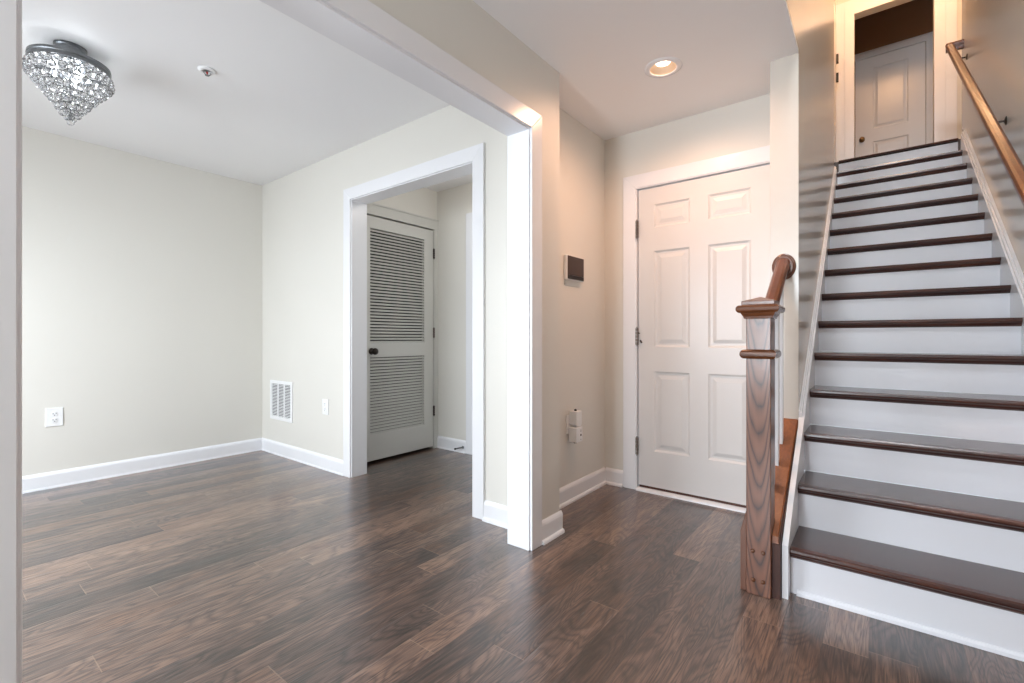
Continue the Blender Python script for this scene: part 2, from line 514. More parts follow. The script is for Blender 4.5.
# windows behind the camera
def window(n, x0, x1, z0, z1, label, yw):
    def fr(bm):
        t = .05
        zm = (z0 + z1) / 2
        for a in ((x0, x0 + t, z0, z1), (x1 - t, x1, z0, z1), (x0 + t, x1 - t, z0, z0 + t), (x0 + t, x1 - t, z1 - t, z1), (x0 + t, x1 - t, zm - .02, zm + .02)):
            box(bm, a[0], a[1], yw - .08, yw - .02, a[2], a[3])
    o = struct('window_%d' % n, fr, M['trim'], label, 'window')
    obj('pane', boxes((x0 + .05, x1 - .05, yw - .055, yw - .05, z0 + .05, z1 - .05)), M['pane'], o)
window(1, -1.27, -.53, .45, 2.25, 'white framed window at the end of the hall behind the camera', -3.0)
window(2, -3.9, -1.8, .5, 2.2, 'wide white framed window in the back wall of the side room', -1.3)

# ------------------------------------------------------------------ trims
# wide cased opening: jamb liner + casing on the hall side
def opening_trim(bm):
    box(bm, -1.465, -1.331, OY1, OY1 + .015, 0, OZ)
    box(bm, -1.465, -1.331, OY0 - .015, OY0, 0, OZ)
    box(bm, -1.465, -1.331, OY0 - .015, OY1 + .015, OZ, OZ + .015)
    r = .008; w = .088
    zt = OZ + r + w
    prism(bm, [(OY1 + r, 0), (OY1 + r + w, 0), (OY1 + r + w, zt), (OY1 + r, OZ + r)], 'X', -1.335, -1.318)
    prism(bm, [(OY0 - r, 0), (OY0 - r, OZ + r), (OY0 - r - w, zt), (OY0 - r - w, 0)], 'X', -1.335, -1.318)
    prism(bm, [(OY1 + r, OZ + r), (OY1 + r + w, zt), (OY0 - r - w, zt), (OY0 - r, OZ + r)], 'X', -1.335, -1.318)
struct('trim_1', opening_trim, M['trim'], 'white casing and jambs of the wide opening', 'trim', bevel=.002)

def casing_y(bm, x0, x1, zt, yw, face, r=.006, w=.085, t=.016, backband=True):
    """three sided casing on a wall facing -Y"""
    y0, y1 = (yw - t, yw)
    def leg(xa, xb, s):
        prism(bm, [(xa, 0), (xb, 0), (xb, zt + (r + w if abs(xb - (x0 + x1) / 2) > abs(xa - (x0 + x1) / 2) else r)), (xa, zt + (r if abs(xb - (x0 + x1) / 2) > abs(xa - (x0 + x1) / 2) else r + w))], 'Y', y0, y1)
    leg(x0 - r - w, x0 - r, -1)
    leg(x1 + r, x1 + r + w, 1)
    prism(bm, [(x0 - r, zt + r), (x1 + r, zt + r), (x1 + r + w, zt + r + w), (x0 - r - w, zt + r + w)], 'Y', y0, y1)

def doorway_trim(bm):
    box(bm, DX0 - .012, DX0, 2.016, 2.149, 0, DZ)
    box(bm, DX1, DX1 + .012, 2.016, 2.149, 0, DZ)
    box(bm, DX0 - .012, DX1 + .012, 2.016, 2.149, DZ, DZ + .012)
    casing_y(bm, DX0, DX1, DZ, 2.02, 0)
struct('trim_2', doorway_trim, M['trim'], 'white casing and jambs around the doorway to the louvered door', 'trim', bevel=.002)

def entry_trim(bm):
    box(bm, EX0 - .012, EX0, 3.05, 3.18, 0, EZ)
    box(bm, EX1, EX1 + .005, 3.05, 3.18, 0, EZ)
    box(bm, EX0 - .012, EX1 + .005, 3.05, 3.18, EZ, EZ + .012)
    w = .09; r = .006; zt = EZ
    prism(bm, [(EX0 - r - w, 0), (EX0 - r, 0), (EX0 - r, zt + r), (EX0 - r - w, zt + r + w)], 'Y', 3.044, 3.06)
    prism(bm, [(EX0 - r, zt + r), (-.43, zt + r), (-.43, zt + r + w), (EX0 - r - w, zt + r + w)], 'Y', 3.044, 3.06)
struct('trim_3', entry_trim, M['trim'], 'white casing around the entry door', 'trim', bevel=.002)

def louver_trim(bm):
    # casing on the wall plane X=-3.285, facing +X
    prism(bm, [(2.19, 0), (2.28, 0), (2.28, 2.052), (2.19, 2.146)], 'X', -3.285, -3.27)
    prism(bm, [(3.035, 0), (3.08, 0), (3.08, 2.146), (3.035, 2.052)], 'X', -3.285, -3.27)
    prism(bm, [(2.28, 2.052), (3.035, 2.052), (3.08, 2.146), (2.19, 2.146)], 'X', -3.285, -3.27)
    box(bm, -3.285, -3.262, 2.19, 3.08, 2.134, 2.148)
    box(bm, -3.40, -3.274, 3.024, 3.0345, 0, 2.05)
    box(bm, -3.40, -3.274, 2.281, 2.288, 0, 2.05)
struct('trim_4', louver_trim, M['louver'], 'white casing around the louvered door, greyed with shade', 'trim', bevel=.0015)
def far_trim(bm):
    box(bm, -2.90, -2.81, 3.064, 3.08, 0, 2.148)
    box(bm, -2.81, -1.95, 3.064, 3.08, 2.06, 2.148)
    box(bm, -1.95, -1.86, 3.064, 3.08, 0, 2.148)
    box(bm, -2.81, -1.95, 3.076, 3.08, 0.02, 2.06)
struct('trim_5', far_trim, M['trim'], 'white door casing on the far wall beyond the cased doorway', 'trim', bevel=.0015)

def upper_trim(bm):
    w = .095
    for xa, xb in ((UX0 - w, UX0), (UX1, UX1 + w)):
        box(bm, xa, xb, 6.982, 7.0, UZ, UTOP + w)
    box(bm, UX0, UX1, 6.982, 7.0, UTOP, UTOP + w)
    e = .092
    for xa, xb in ((UX0 - w - e, UX0 - w), (UX1 + w, UX1 + w + e)):
        box(bm, xa, xb, 6.992, 7.0, UZ, UTOP + w + e)
    box(bm, UX0 - w, UX1 + w, 6.992, 7.0, UTOP + w, UTOP + w + e)
struct('trim_6', upper_trim, M['trim'], 'white casing around the doorway at the top of the stairs', 'trim', bevel=.002)

def upper_door_trim(bm):
    x0, x1, zt = -.230, .515, UZ + 2.035
    for d0, d1, t in ((0, .03, .022), (.03, .075, .014), (.075, .09, .024)):
        box(bm, x0 - d1, x0 - d0, 8.1 - t, 8.1, UZ, zt + d1)
        box(bm, x1 + d0, x1 + d1, 8.1 - t, 8.1, UZ, zt + d1)
        box(bm, x0 - d0, x1 + d0, 8.1 - t, 8.1, zt + d0, zt + d1)
struct('trim_7', upper_door_trim, M['door'], 'moulded casing around the panel door beyond the landing', 'trim', bevel=.002)

# baseboards: profile extruded along a wall
BH, BT = .112, .014
def base_profile(shoe):
    p = [(0, 0)]
    if shoe:
        p += [(BT + .014, 0), (BT + .013, .010), (BT + .008, .017), (BT, .020)]
    else:
        p += [(BT + .004, 0), (BT + .003, .010), (BT, .013)]
    p += [(BT, BH - .022), (BT - .003, BH - .012), (BT - .008, BH - .004), (.003, BH), (0, BH)]
    return p
def base_run(bm, a, b, n, shoe=True):
    """along the wall from a to b (xy); n points out of the wall"""
    pr = base_profile(shoe)
    A = [(a[0] + n[0] * d, a[1] + n[1] * d, z) for d, z in pr]
    B = [(b[0] + n[0] * d, b[1] + n[1] * d, z) for d, z in pr]
    loft(bm, [A, B])
struct('baseboard_left', lambda bm: base_run(bm, (-4.5, -1.29), (-4.5, 2.02), (1, 0), False), M['trim'], 'white baseboard along the bare left wall', 'baseboard')
def bb_doorway(bm):
    base_run(bm, (-4.48, 2.02), (DX0 - .092, 2.02), (0, -1), False)
    base_run(bm, (DX1 + .092, 2.02), (-1.466, 2.02), (0, -1), True)
struct('baseboard_doorway', bb_doorway, M['trim'], 'white baseboard either side of the cased doorway', 'baseboard')
def bb_part(bm):
    base_run(bm, (-1.335, OY1 + .097), (-1.335, 2.136), (1, 0), True)
    pts = base_profile(True)
    # return round the end of the stub wall
    loft(bm, [[(-1.335 + 0.0, 2.135, z) for d, z in pts], [(-1.335 + d, 2.135, z) for d, z in pts], [(-1.335 + d * .92, 2.135 + .0135 if z > .02 else 2.147, z) for d, z in pts]])
struct('baseboard_partition', bb_part, M['trim'], 'short white baseboard with quarter round on the stub wall', 'baseboard')
struct('baseboard_recess', lambda bm: base_run(bm, (-1.535, 2.15), (-1.535, 3.055), (1, 0), True), M['trim'], 'white baseboard under the alarm panel', 'baseboard')
struct('baseboard_entry', lambda bm: base_run(bm, (-1.52, 3.06), (EX0 - .098, 3.06), (0, -1), True), M['trim'], 'short white baseboard left of the entry door casing', 'baseboard')
struct('baseboard_vestibule', lambda bm: base_run(bm, (-3.27, 3.08), (-2.903, 3.08), (0, -1), False), M['trim'], 'white baseboard on the far wall beyond the doorway', 'baseboard')

# ------------------------------------------------------------------ doors
def panel_face(bm, xs, zs, panels, yf, depth=.010):
    """front face (normal -Y) with raised panels; xs, zs grid lines; panels = set of cells"""
    for i in range(len(xs) - 1):
        for j in range(len(zs) - 1):
            x0, x1, z0, z1 = xs[i], xs[i + 1], zs[j], zs[j + 1]
            if (i, j) in panels:
                steps = [(0, 0), (.012, depth), (.026, depth), (.050, .0025)]
                prev = None
                for ins, d in steps:
                    cur = [bm.verts.new(p) for p in ((x0 + ins, yf + d, z0 + ins), (x1 - ins, yf + d, z0 + ins), (x1 - ins, yf + d, z1 - ins), (x0 + ins, yf + d, z1 - ins))]
                    if prev:
                        for k in range(4):
                            bm.faces.new([prev[k], prev[(k + 1) % 4], cur[(k + 1) % 4], cur[k]])
                    prev = cur
                bm.faces.new(prev)
            else:
                bm.faces.new([bm.verts.new(p) for p in ((x0, yf, z0), (x1, yf, z0), (x1, yf, z1), (x0, yf, z1))])

def panel_door(bm, xs, zs, panels, yf, thick):
    panel_face(bm, xs, zs, panels, yf)
    x0, x1, z0, z1 = xs[0], xs[-1], zs[0], zs[-1]
    v = [bm.verts.new(p) for p in ((x0, yf, z0), (x1, yf, z0), (x1, yf, z1), (x0, yf, z1), (x0, yf + thick, z0), (x1, yf + thick, z0), (x1, yf + thick, z1), (x0, yf + thick, z1))]
    for f in ((0, 1, 5, 4), (1, 2, 6, 5), (2, 3, 7, 6), (3, 0, 4, 7), (4, 5, 6, 7)):
        bm.faces.new([v[i] for i in f])

SIX = {(1, 1), (1, 3), (1, 5), (3, 1), (3, 3), (3, 5)}
ex = [-1.282, -1.175, -.940, -.828, -.585, -.362]
ex[5] = -.362
ez = [.036, .275, .812, .975, 1.618, 1.775, 1.930, 2.043]
d1 = struct('door_1', lambda bm: panel_door(bm, ex, ez, SIX, 3.066, .045), M['door'], 'white six panel entry door behind the newel post', 'door')
def butt_hinge(bm, x, y, z, h=.105, ax='Y'):
    for i in range(5):
        a = z - h / 2 + i * h / 5
        lathe(bm, [(.0080, a + .001), (.0098, a + .003), (.0098, a + h / 5 - .003), (.0080, a + h / 5 - .001)], (x, y, 0), 'Z', 12)
    lathe(bm, [(.002, z + h / 2), (.005, z + h / 2 + .003), (.002, z + h / 2 + .008)], (x, y, 0), 'Z', 10)
    lathe(bm, [(.002, z - h / 2 - .008), (.005, z - h / 2 - .003), (.002, z - h / 2)], (x, y, 0), 'Z', 10)
for z in (1.775, 1.045, .300):
    def hf(bm, z=z):
        butt_hinge(bm, -1.286, 3.047, z, .118)
        box(bm, -1.296, -1.287, 3.0585, 3.0600, z - .052, z + .052)
    h = obj('hinge', hf, M['hinge'], d1, smooth=False)
    h['label'] = 'brushed metal hinge knuckle'
def stops(bm):
    tube(bm, [(-1.284, 3.052, 1.072), (-1.268, 3.050, 1.066)], .004)
    tube(bm, [(-1.268, 3.060, 1.018), (-1.255, 3.052, 1.004)], .006)
obj('hinge_pin_stop', stops, M['darkmetal'], d1)
struct('threshold', lambda bm: prism(bm, [(3.03, 0), (3.035, .012), (3.06, .020), (3.17, .020), (3.17, 0)], 'X', EX0 + .001, EX1 - .001), M['trim'], 'white threshold strip under the entry door', 'threshold', bevel=.002)
obj('weather_strip', boxes((EX0 + .012, EX1 - .012, 3.068, 3.10, .0205, .035)), M['board'], d1)

# louvered door in the plane X=-3.27 (faces +X)
LY0, LY1, LZ0, LZ1 = 2.291, 3.016, .024, 2.038
LX = -3.276
top_r = (2.326 + .0, 2.905, .992, 1.940)
low_r = (2.330, 2.915, .232, .874)
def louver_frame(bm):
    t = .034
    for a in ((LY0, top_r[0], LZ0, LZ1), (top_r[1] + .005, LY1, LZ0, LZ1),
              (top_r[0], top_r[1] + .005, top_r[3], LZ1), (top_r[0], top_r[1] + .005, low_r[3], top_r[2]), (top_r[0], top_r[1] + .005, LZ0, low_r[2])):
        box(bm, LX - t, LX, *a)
d2 = struct('door_2', louver_frame, M['louver'], 'white louvered closet door greyed with shade, seen through the cased doorway', 'door')
def slat_panel(bm, r):
    n = int(round((r[3] - r[2]) / .0262))
    p = (r[3] - r[2]) / n
    for i in range(n):
        z = r[2] + p * (i + .5)
        prism(bm, [(LX - .008, z - .0118), (LX - .0015, z - .0118), (LX - .0015, z - .0090), (LX - .016, z + .0064), (LX - .0225, z + .0064)], 'Y', r[0], r[1] + .005)
obj('louver_panel', lambda bm: slat_panel(bm, top_r), M['louver'], d2)
obj('louver_panel', lambda bm: slat_panel(bm, low_r), M['louver'], d2)
kn = obj('knob', lambda bm: lathe(bm, [(.026, 0), (.028, .004), (.024, .008), (.011, .012), (.011, .030), (.022, .036), (.028, .048), (.026, .060), (.014, .068), (.002, .070)], (LX, 2.338, .925), 'X', 24), M['darkmetal'], d2, smooth=True)
kn['label'] = 'dark round door knob'
for z, mm in ((1.823, 'darkmetal'), (1.084, 'hinge'), (.354, 'darkmetal')):
    obj('hinge', lambda bm, z=z: (butt_hinge(bm, -3.268, 3.021, z, .09), box(bm, -3.2735, -3.2695, 3.014, 3.032, z - .045, z + .045)), M[mm], d2)
obj('closet_shade', boxes((-3.40, -3.38, 2.29, 3.02, .0, 2.05)), M['dark'], d2)  # near-black sheet standing in for the shade inside the closet

# panel door beyond the landing
ux = [-.205, -.105, .085, .150, .445, .545]
ux = [-.225, -.030, .340, .510]
uz = [UZ + .02, UZ + .20, UZ + .87, UZ + 1.045, UZ + 1.88, UZ + 2.03]
d3 = struct('door_3', lambda bm: panel_door(bm, ux, uz, {(1, 1), (1, 3)}, 8.09, .035), M['door'], 'white panel door in the room beyond the top landing', 'door')
kn = obj('knob', lambda bm: lathe(bm, [(.030, 0), (.032, -.004), (.026, -.009), (.012, -.013), (.012, -.03), (.024, -.036), (.031, -.048), (.028, -.06), (.015, -.068), (.002, -.07)], (-.150, 8.09, UZ + .92), 'Y', 24), M['brass'], d3, smooth=True)
kn['label'] = 'aged brass door knob'
# door on the left side wall of the landing, seen edge-on
d4 = struct('door_4', boxes((-.389, -.375, 6.02, 6.80, UZ, UZ + 2.0)), M['door'], 'door flat on the left side of the landing, seen edge-on', 'door')
for z in (4.50, 4.26):
    pass

# ------------------------------------------------------------------ staircase
RISE, RUN, NY1 = .19, .262, 2.17
def lx(y):
    return -0.274 - 0.0075 * (y - 2.155)
RX = .592
st = thing('staircase', (.16, 2.2, 0), 'staircase of dark brown treads and white risers climbing to the landing', 'staircase')
NT = .038
for k in range(1, 16):
    y = NY1 + RUN * (k - 1); z = RISE * k
    xl = lx(y) + .0005
    yb = y + RUN + .028 if k < 15 else y + .06
    def tread(bm, y=y, z=z, xl=xl, yb=yb):
        prism(bm, [(y + .030, z - .026), (yb, z - .026), (yb, z), (y + .030, z)], 'X', xl, RX - .0005)
    def nose(bm, y=y, z=z, xl=xl):
        pts = [(y + .030, z), (y + .006, z - .0005), (y + .001, z - .006), (y, z - .014), (y + .002, z - .021), (y + .008, z - .025),
               (y + .012, z - .028), (y + .016, z - .036), (y + .024, z - .043), (y + .0295, z - .045), (y + .0295, z - .026)]
        prism(bm, pts, 'X', xl, RX - .0005)
    t = obj('tread', tread, M['tread'], st)
    if k < 15:
        obj('nosing', nose, M['nosing'], t)
    else:
        obj('nosing', lambda bm, y=y, z=z, xl=xl: prism(bm, [(y + .030, z), (y + .004, z), (y, z - .008), (y + .004, z - .017), (y + .030, z - .017)], 'X', xl, RX - .0005), M['nosing'], t)
    zb = z - RISE
    def riser(bm, y=y, z=z, xl=xl, zb=zb, k=k):
        box(bm, xl, RX - .0005, y + .030, y + .046, zb + (.0005 if k > 1 else 0), z - .0265)
        if k == 1:
            prism(bm, [(y + .030, 0), (y + .016, 0), (y + .018, .012), (y + .024, .019), (y + .030, .021)], 'X', xl + .022, RX)
    obj('riser', riser, M['riser'], st, bevel=.001 if k == 1 else 0)
SL = RISE / RUN
def nz(y):
    return RISE + (y - NY1) * SL
# left skirt: slightly tapering board on the wall
def skirt_left(bm):
    y0, y1 = 2.135, 5.50
    def ring(y, zlo, zhi):
        return [(lx(y) - .0215, y, zlo), (lx(y), y, zlo), (lx(y), y, zhi), (lx(y) - .0215, y, zhi)]
    loft(bm, [ring(y0, 0, nz(y0) + .045), ring(2.30, 0, nz(2.30) + .060), ring(2.70, nz(2.7) - .3, nz(2.7) + .060)])
    def ring2(y, zlo, zhi):
        return [(wx(y) + .0005, y, zlo), (lx(y), y, zlo), (lx(y), y, zhi), (wx(y) + .0005, y, zhi)]
    loft(bm, [ring2(2.70, nz(2.7) - .3, nz(2.7) + .060), ring2(y1, nz(y1) - .3, nz(y1) + .060)])
sk = obj('skirt_board', skirt_left, M['trim'], st)
def cap_left(bm):
    y0, y1 = 2.71, 5.50
    for d, z0, z1 in ((.014, .060, .082), (.008, .082, .094)):
        loft(bm, [[(wx(y) + .0005, y, nz(y) + z0), (wx(y) + d, y, nz(y) + z0), (wx(y) + d, y, nz(y) + z1), (wx(y) + .0005, y, nz(y) + z1)] for y in (y0, y1)])
obj('cap_moulding', cap_left, M['trim'], sk)
def skirt_right(bm):
    prism(bm, [(2.13, 0), (2.5, 0), (5.70, nz(5.70) - .30), (5.70, nz(5.70) + .085), (2.13, nz(2.13) + .055)], 'X', RX, .6245)
sk = obj('skirt_board', skirt_right, M['trim'], st)
def cap_right(bm):
    for xa, z0, z1 in ((.600, .055, .075), (.610, .075, .090)):
        prism(bm, [(2.13, nz(2.13) + z0), (5.70, nz(5.70) + z0 + .03), (5.70, nz(5.70) + z1 + .03), (2.13, nz(2.13) + z1)], 'X', xa, .6245)
obj('cap_moulding', cap_right, M['trim'], sk)

# newel post
NX, NYC, NH = -.3725, 2.138, .045
nw = thing('newel_post', (NX, NYC, 0), 'square brown oak newel post at the foot of the stairs', 'newel post')
obj('shaft', lambda bm: square_profile(bm, 0, 0, [(NH, 0.0), (NH, 1.118)]), M['newel'], None, bevel=.003)
sh = bpy.data.objects['shaft']; sh.parent = nw; sh.location = (0, 0, 0)
def ring_profile(z0, z1, h0, h1, n=8):
    out = [(h0, z0)]
    for i in range(n + 1):
        a = -math.pi / 2 + math.pi * i / n
        out.append((h0 + .004 + (h1 - h0 - .004) * math.cos(a), (z0 + z1) / 2 + (z1 - z0) / 2 * math.sin(a)))
    out.append((h0, z1))
    return out
obj('collar', lambda bm: square_profile(bm, NX, NYC, ring_profile(.951, .989, NH + .0005, .066)), M['newelcap'], nw)
def capm(bm):
    square_profile(bm, NX, NYC, [(NH + .0005, 1.112), (.052, 1.114), (.054, 1.122), (.060, 1.131), (.062, 1.136)])
    square_profile(bm, NX, NYC, ring_profile(1.136, 1.168, .060, .078))
obj('cap_moulding', capm, M['newelcap'], nw)
def capb(bm):
    square_profile(bm, NX, NYC, [(.060, 1.1685), (.060, 1.184), (.004, 1.202)])
obj('cap', capb, M['newel'], nw, bevel=.002)
for x, z in ((-.393, .176), (-.355, .176), (-.391, .060), (-.356, .060)):
    p = obj('plug', lambda bm, x=x, z=z: lathe(bm, [(.0085, 0), (.0085, -.003), (.006, -.0065), (.001, -.008)], (x, NYC - NH, z), 'Y', 16), M['newelcap'], nw, smooth=True)
    p['label'] = 'rounded wooden screw plug'
# chamfered block on the outer side of the newel foot
def foot(bm):
    prism(bm, [(NX - NH - .024, 0.0), (NX - NH - .0005, 0.0), (NX - NH - .0005, .335), (NX - NH - .024, .245)], 'Y', NYC - NH + .012, NYC + NH)
obj('side_block', foot, M['newel'], nw, bevel=.003)

# knee wall, shoe rail, balusters, short handrail
KX0, KX1 = -.424, -.3045
KY0, KY1 = NYC + NH + .001, 2.709
def kz(y):
    return .604 + (y - 2.71) * .643
kw = thing('knee_wall', (-.36, 2.45, 0), 'low sloped wall under the balusters beside the stairs', 'knee wall', None, 'structure')
obj('panel', lambda bm: prism(bm, [(KY0, 0), (KY1, 0), (KY1, kz(KY1) - .001), (KY0, kz(KY0) - .001)], 'X', KX0 + .012, -.3275), M['trim'], kw)
bd = obj('side_board', lambda bm: prism(bm, [(2.112, 0), (KY1, 0), (KY1, kz(KY1) - .001), (2.112, kz(2.112) - .001)], 'X', -.3265, -.2985), M['board'], kw)
bd['label'] = 'dark red-brown board against the skirt'
# shoe rail
def shoe(bm):
    def ring(y):
        z = kz(y)
        return [(KX0, y, z), (-.3045, y, z), (-.3045, y, z + .024), (-.309, y, z + .028), (-.395, y, z + .028), (KX0, y, z + .020)]
    loft(bm, [ring(KY0 + .001), ring(KY1)])
    def nib(y):
        z = kz(y)
        return [(-.3268, y, z), (-.3045, y, z), (-.3045, y, z + .024), (-.309, y, z + .028), (-.3268, y, z + .028)]
    loft(bm, [nib(2.112), nib(KY0 + .001)])
sr = tag(obj('shoe_rail', shoe, M['shoe'], None), 'sloped orange-brown wooden rail the white balusters stand on', 'shoe rail')
# baluster
BXc = -.3655
def baluster_mesh(bm):
    h = .0155
    loft(bm, [[(-h, -h, -.0113), (h, -h, -.0113), (h, h, .0113), (-h, h, .0113)],
              [(-h, -h, .71), (h, -h, .71), (h, h, .71 + .0175), (-h, h, .71 + .0175)]])
def rail_bottom(y):
    return 1.066 + (y - 2.185) * .66 - .0345
bal_y = [2.565, 2.445, 2.325]
wh = ['farthest from the newel post', 'the middle one of three', 'closest to the newel post']
for i, y in enumerate(bal_y):
    z0 = kz(y) + .0285
    top = rail_bottom(y)
    def bf(bm, y=y, z0=z0, top=top):
        h = .0155
        loft(bm, [[(BXc - h, y - h, z0 - h * .643), (BXc + h, y - h, z0 - h * .643), (BXc + h, y + h, z0 + h * .643), (BXc - h, y + h, z0 + h * .643)],
                  [(BXc - h, y - h, top - h * .66), (BXc + h, y - h, top - h * .66), (BXc + h, y + h, top + h * .66), (BXc - h, y + h, top + h * .66)]])
    tag(obj('baluster', bf, M['trim'], None, bevel=.001), 'square white baluster behind the newel post, ' + wh[i], 'baluster', 'balusters behind the newel')
def rail_section(c, w, h):
    """rounded handrail section in x,z about (cx,cz)"""
    pts = [(-.36, -.5), (.36, -.5), (.40, -.25), (.5, -.02), (.5, .2), (.38, .40), (.18, .5), (-.18, .5), (-.38, .40), (-.5, .2), (-.5, -.02), (-.40, -.25)]
    return [(c[0] + px * w, c[1] + pz * h) for px, pz in pts]
hr = thing('handrail', (-.37, 2.45, 1.2), 'short orange-brown handrail from the newel post to the wall end', 'handrail')
def short_rail(bm):
    rings = []
    for y in (NYC + NH + .0015, 2.6945):
        cz = 1.066 + (y - 2.185) * .66
        rings.append([(x, y, z) for x, z in rail_section((-.368, cz), .060, .068)])
    loft(bm, rings)
obj('rail', short_rail, M['rail'], hr)
rc = 1.066 + (2.70 - 2.185) * .66
def rosette(bm):
    rings = []
    for r, d in ((1, 0), (1, .006), (.90, .010), (.84, .009), (.76, .014), (.03, .016)):
        rings.append([(-.366 + .053 * r * math.cos(a), 2.7095 - d, rc - .012 + .066 * r * math.sin(a)) for a in [2 * math.pi * i / 40 for i in range(40)]])
    loft(bm, rings)
obj('rosette', rosette, M['newel'], hr)

# long wall handrail
wr = thing('wall_handrail', (.55, 4.0, 2.4), 'long orange-brown handrail on the right stair wall', 'handrail')
RC = .85
def long_rail(bm):
    rings = []
    for y in (2.0, 5.85):
        cz = nz(y) + RC
        rings.append([(x, y, z) for x, z in rail_section((.533, cz), .056, .066)])
    loft(bm, rings)
obj('rail', long_rail, M['rail'], wr)
def ret(bm):
    cz = nz(5.815) + RC
    sec = rail_section((5.822, cz), .060, .074)
    loft(bm, [[(.507, y, z) for y, z in sec], [(.6245, y, z) for y, z in sec]])
obj('return_end', ret, M['rail'], wr)
for y in (5.62, 4.08, 2.62):
    zc = nz(y) + RC - .033
    def br(bm, y=y, zc=zc):
        tube(bm, [(.535, y, zc + .001), (.538, y, zc - .018), (.555, y, zc - .034), (.600, y, zc - .040), (.619, y, zc - .040)], .006, 10)
        lathe(bm, [(.026, 0), (.026, -.003), (.018, -.007), (.008, -.010)], (.6245, y, zc - .040), 'X', 24)
        box(bm, .519, .547, y - .022, y + .022, zc - .0015, zc + .001)
    b = obj('bracket', br, M['darkmetal'], wr, smooth=False)
    b['label'] = 'dark metal wall bracket'

# hinges high on the landing side door
for z, y in ((4.38, 6.83), (4.155, 6.83)):
    obj('hinge', boxes((-.375, -.352, y - .02, y + .02, z - .05, z + .05)), M['slot'], d4)

# ------------------------------------------------------------------ ceiling fixtures
dl = thing('recessed_light', (DLX, DLY, CZ), 'lit round recessed light in the entry ceiling', 'ceiling light')
def dl_trim(bm):
    lathe(bm, [(.0655, CZ + .004), (.0655, CZ - .004), (.070, CZ - .006), (.090, CZ - .004), (.0955, CZ - .0005), (.0955, CZ + .0)], (DLX, DLY, 0), 'Z', 48, False)
o = obj('trim_ring', dl_trim, M['trim'], dl, smooth=True)
def dl_cone(bm):
    lathe(bm, [(.0650, CZ - .003), (.0640, CZ + .02), (.046, CZ + .095), (.002, CZ + .096)], (DLX, DLY, 0), 'Z', 48, False)
obj('reflector', dl_cone, M['reflector'], dl, smooth=True)
obj('lens', lambda bm: lathe(bm, [(.040, CZ + .060), (.042, CZ + .036), (.037, CZ + .026), (.022, CZ + .020), (.001, CZ + .018)], (DLX, DLY, 0), 'Z', 40), M['bulb'], dl, smooth=True)
sp = lamp('recessed_lamp', 'SPOT', (DLX, DLY, CZ - .006), (0, 0, 0), 30, WARM, spot_size=math.radians(170), spot_blend=1.0, shadow_soft_size=.03)
sp.parent = dl; sp.location = (0, 0, -.006)

# sprinkler head
sk_ = thing('sprinkler_head', (-2.79, .97, CZ), 'small white fire sprinkler with a red bulb on the side room ceiling', 'sprinkler')
obj('escutcheon', lambda bm: lathe(bm, [(.042, CZ), (.042, CZ - .004), (.034, CZ - .010), (.024, CZ - .012), (.020, CZ - .006), (.019, CZ)], (-2.79, .97, 0), 'Z', 32), M['plastic'], sk_, smooth=True)
obj('glass_bulb', lambda bm: lathe(bm, [(.001, CZ - .024), (.004, CZ - .021), (.005, CZ - .015), (.004, CZ - .009), (.001, CZ - .007)], (-2.79, .97, 0), 'Z', 12), M['red'], sk_, smooth=True)
def spr_frame(bm):
    tube(bm, [(-2.79, .955, CZ - .010), (-2.79, .951, CZ - .016), (-2.79, .960, CZ - .025), (-2.79, .97, CZ - .028)], .002, 8)
    tube(bm, [(-2.79, .985, CZ - .010), (-2.79, .989, CZ - .016), (-2.79, .980, CZ - .025), (-2.79, .97, CZ - .028)], .002, 8)
    lathe(bm, [(.010, CZ - .0295), (.010, CZ - .0285), (.003, CZ - .0275)], (-2.79, .97, 0), 'Z', 20)
obj('frame', spr_frame, M['nickel'], sk_)

# crystal ceiling light
CX, CY = -3.10, .487
ch = thing('crystal_ceiling_light', (CX, CY, CZ), 'cone shaped crystal drop ceiling light with a grey metal ring', 'ceiling light')
obj('canopy', lambda bm: lathe(bm, [(.062, CZ), (.062, CZ - .008), (.058, CZ - .014), (.056, CZ - .036), (.060, CZ - .040), (.060, CZ - .046), (.012, CZ - .047), (.010, CZ - .085), (.002, CZ - .086)], (CX, CY, 0), 'Z', 40), M['nickel'], ch, smooth=False)
def chring(bm):
    prof = [(.146, CZ - .078), (.152, CZ - .076), (.153, CZ - .088), (.1505, CZ - .092), (.153, CZ - .096), (.152, CZ - .110), (.146, CZ - .108), (.146, CZ - .078)]
    lathe(bm, prof, (CX, CY, 0), 'Z', 64, False)
    for a in (0, 60, 120):
        r = math.radians(a)
        c, s = math.cos(r) * .147, math.sin(r) * .147
        tube(bm, [(CX - c, CY - s, CZ - .082), (CX + c, CY + s, CZ - .082)], .005, 8)
obj('ring', chring, M['nickel'], ch, smooth=False)
tiers = [(.148, CZ - .128, 27, .0165), (.150, CZ - .156, 27, .0175), (.128, CZ - .186, 22, .0175), (.106, CZ - .214, 18, .0170), (.086, CZ - .242, 15, .0165),
         (.066, CZ - .270, 12, .0160), (.047, CZ - .298, 9, .0155), (.029, CZ - .324, 5, .0150), (.012, CZ - .346, 3, .0140), (.0, CZ - .366, 1, .0150)]
def drop_profile(r):
    return [(.0005, r * 1.25), (r * .35, r * .95), (r * .80, r * .45), (r, 0), (r * .86, -r * .52), (r * .5, -r * .88), (.0005, -r)]
drop_me = None
def make_drop():
    bm = bmesh.new()
    lathe(bm, drop_profile(1.0), (0, 0, 0), 'Z', 8, False)
    bmesh.ops.recalc_face_normals(bm, faces=bm.faces[:])
    me = bpy.data.meshes.new('crystal')
    bm.to_mesh(me); bm.free()
    me.materials.append(M['crystal'])
    return me
drop_me = make_drop()
spots = []
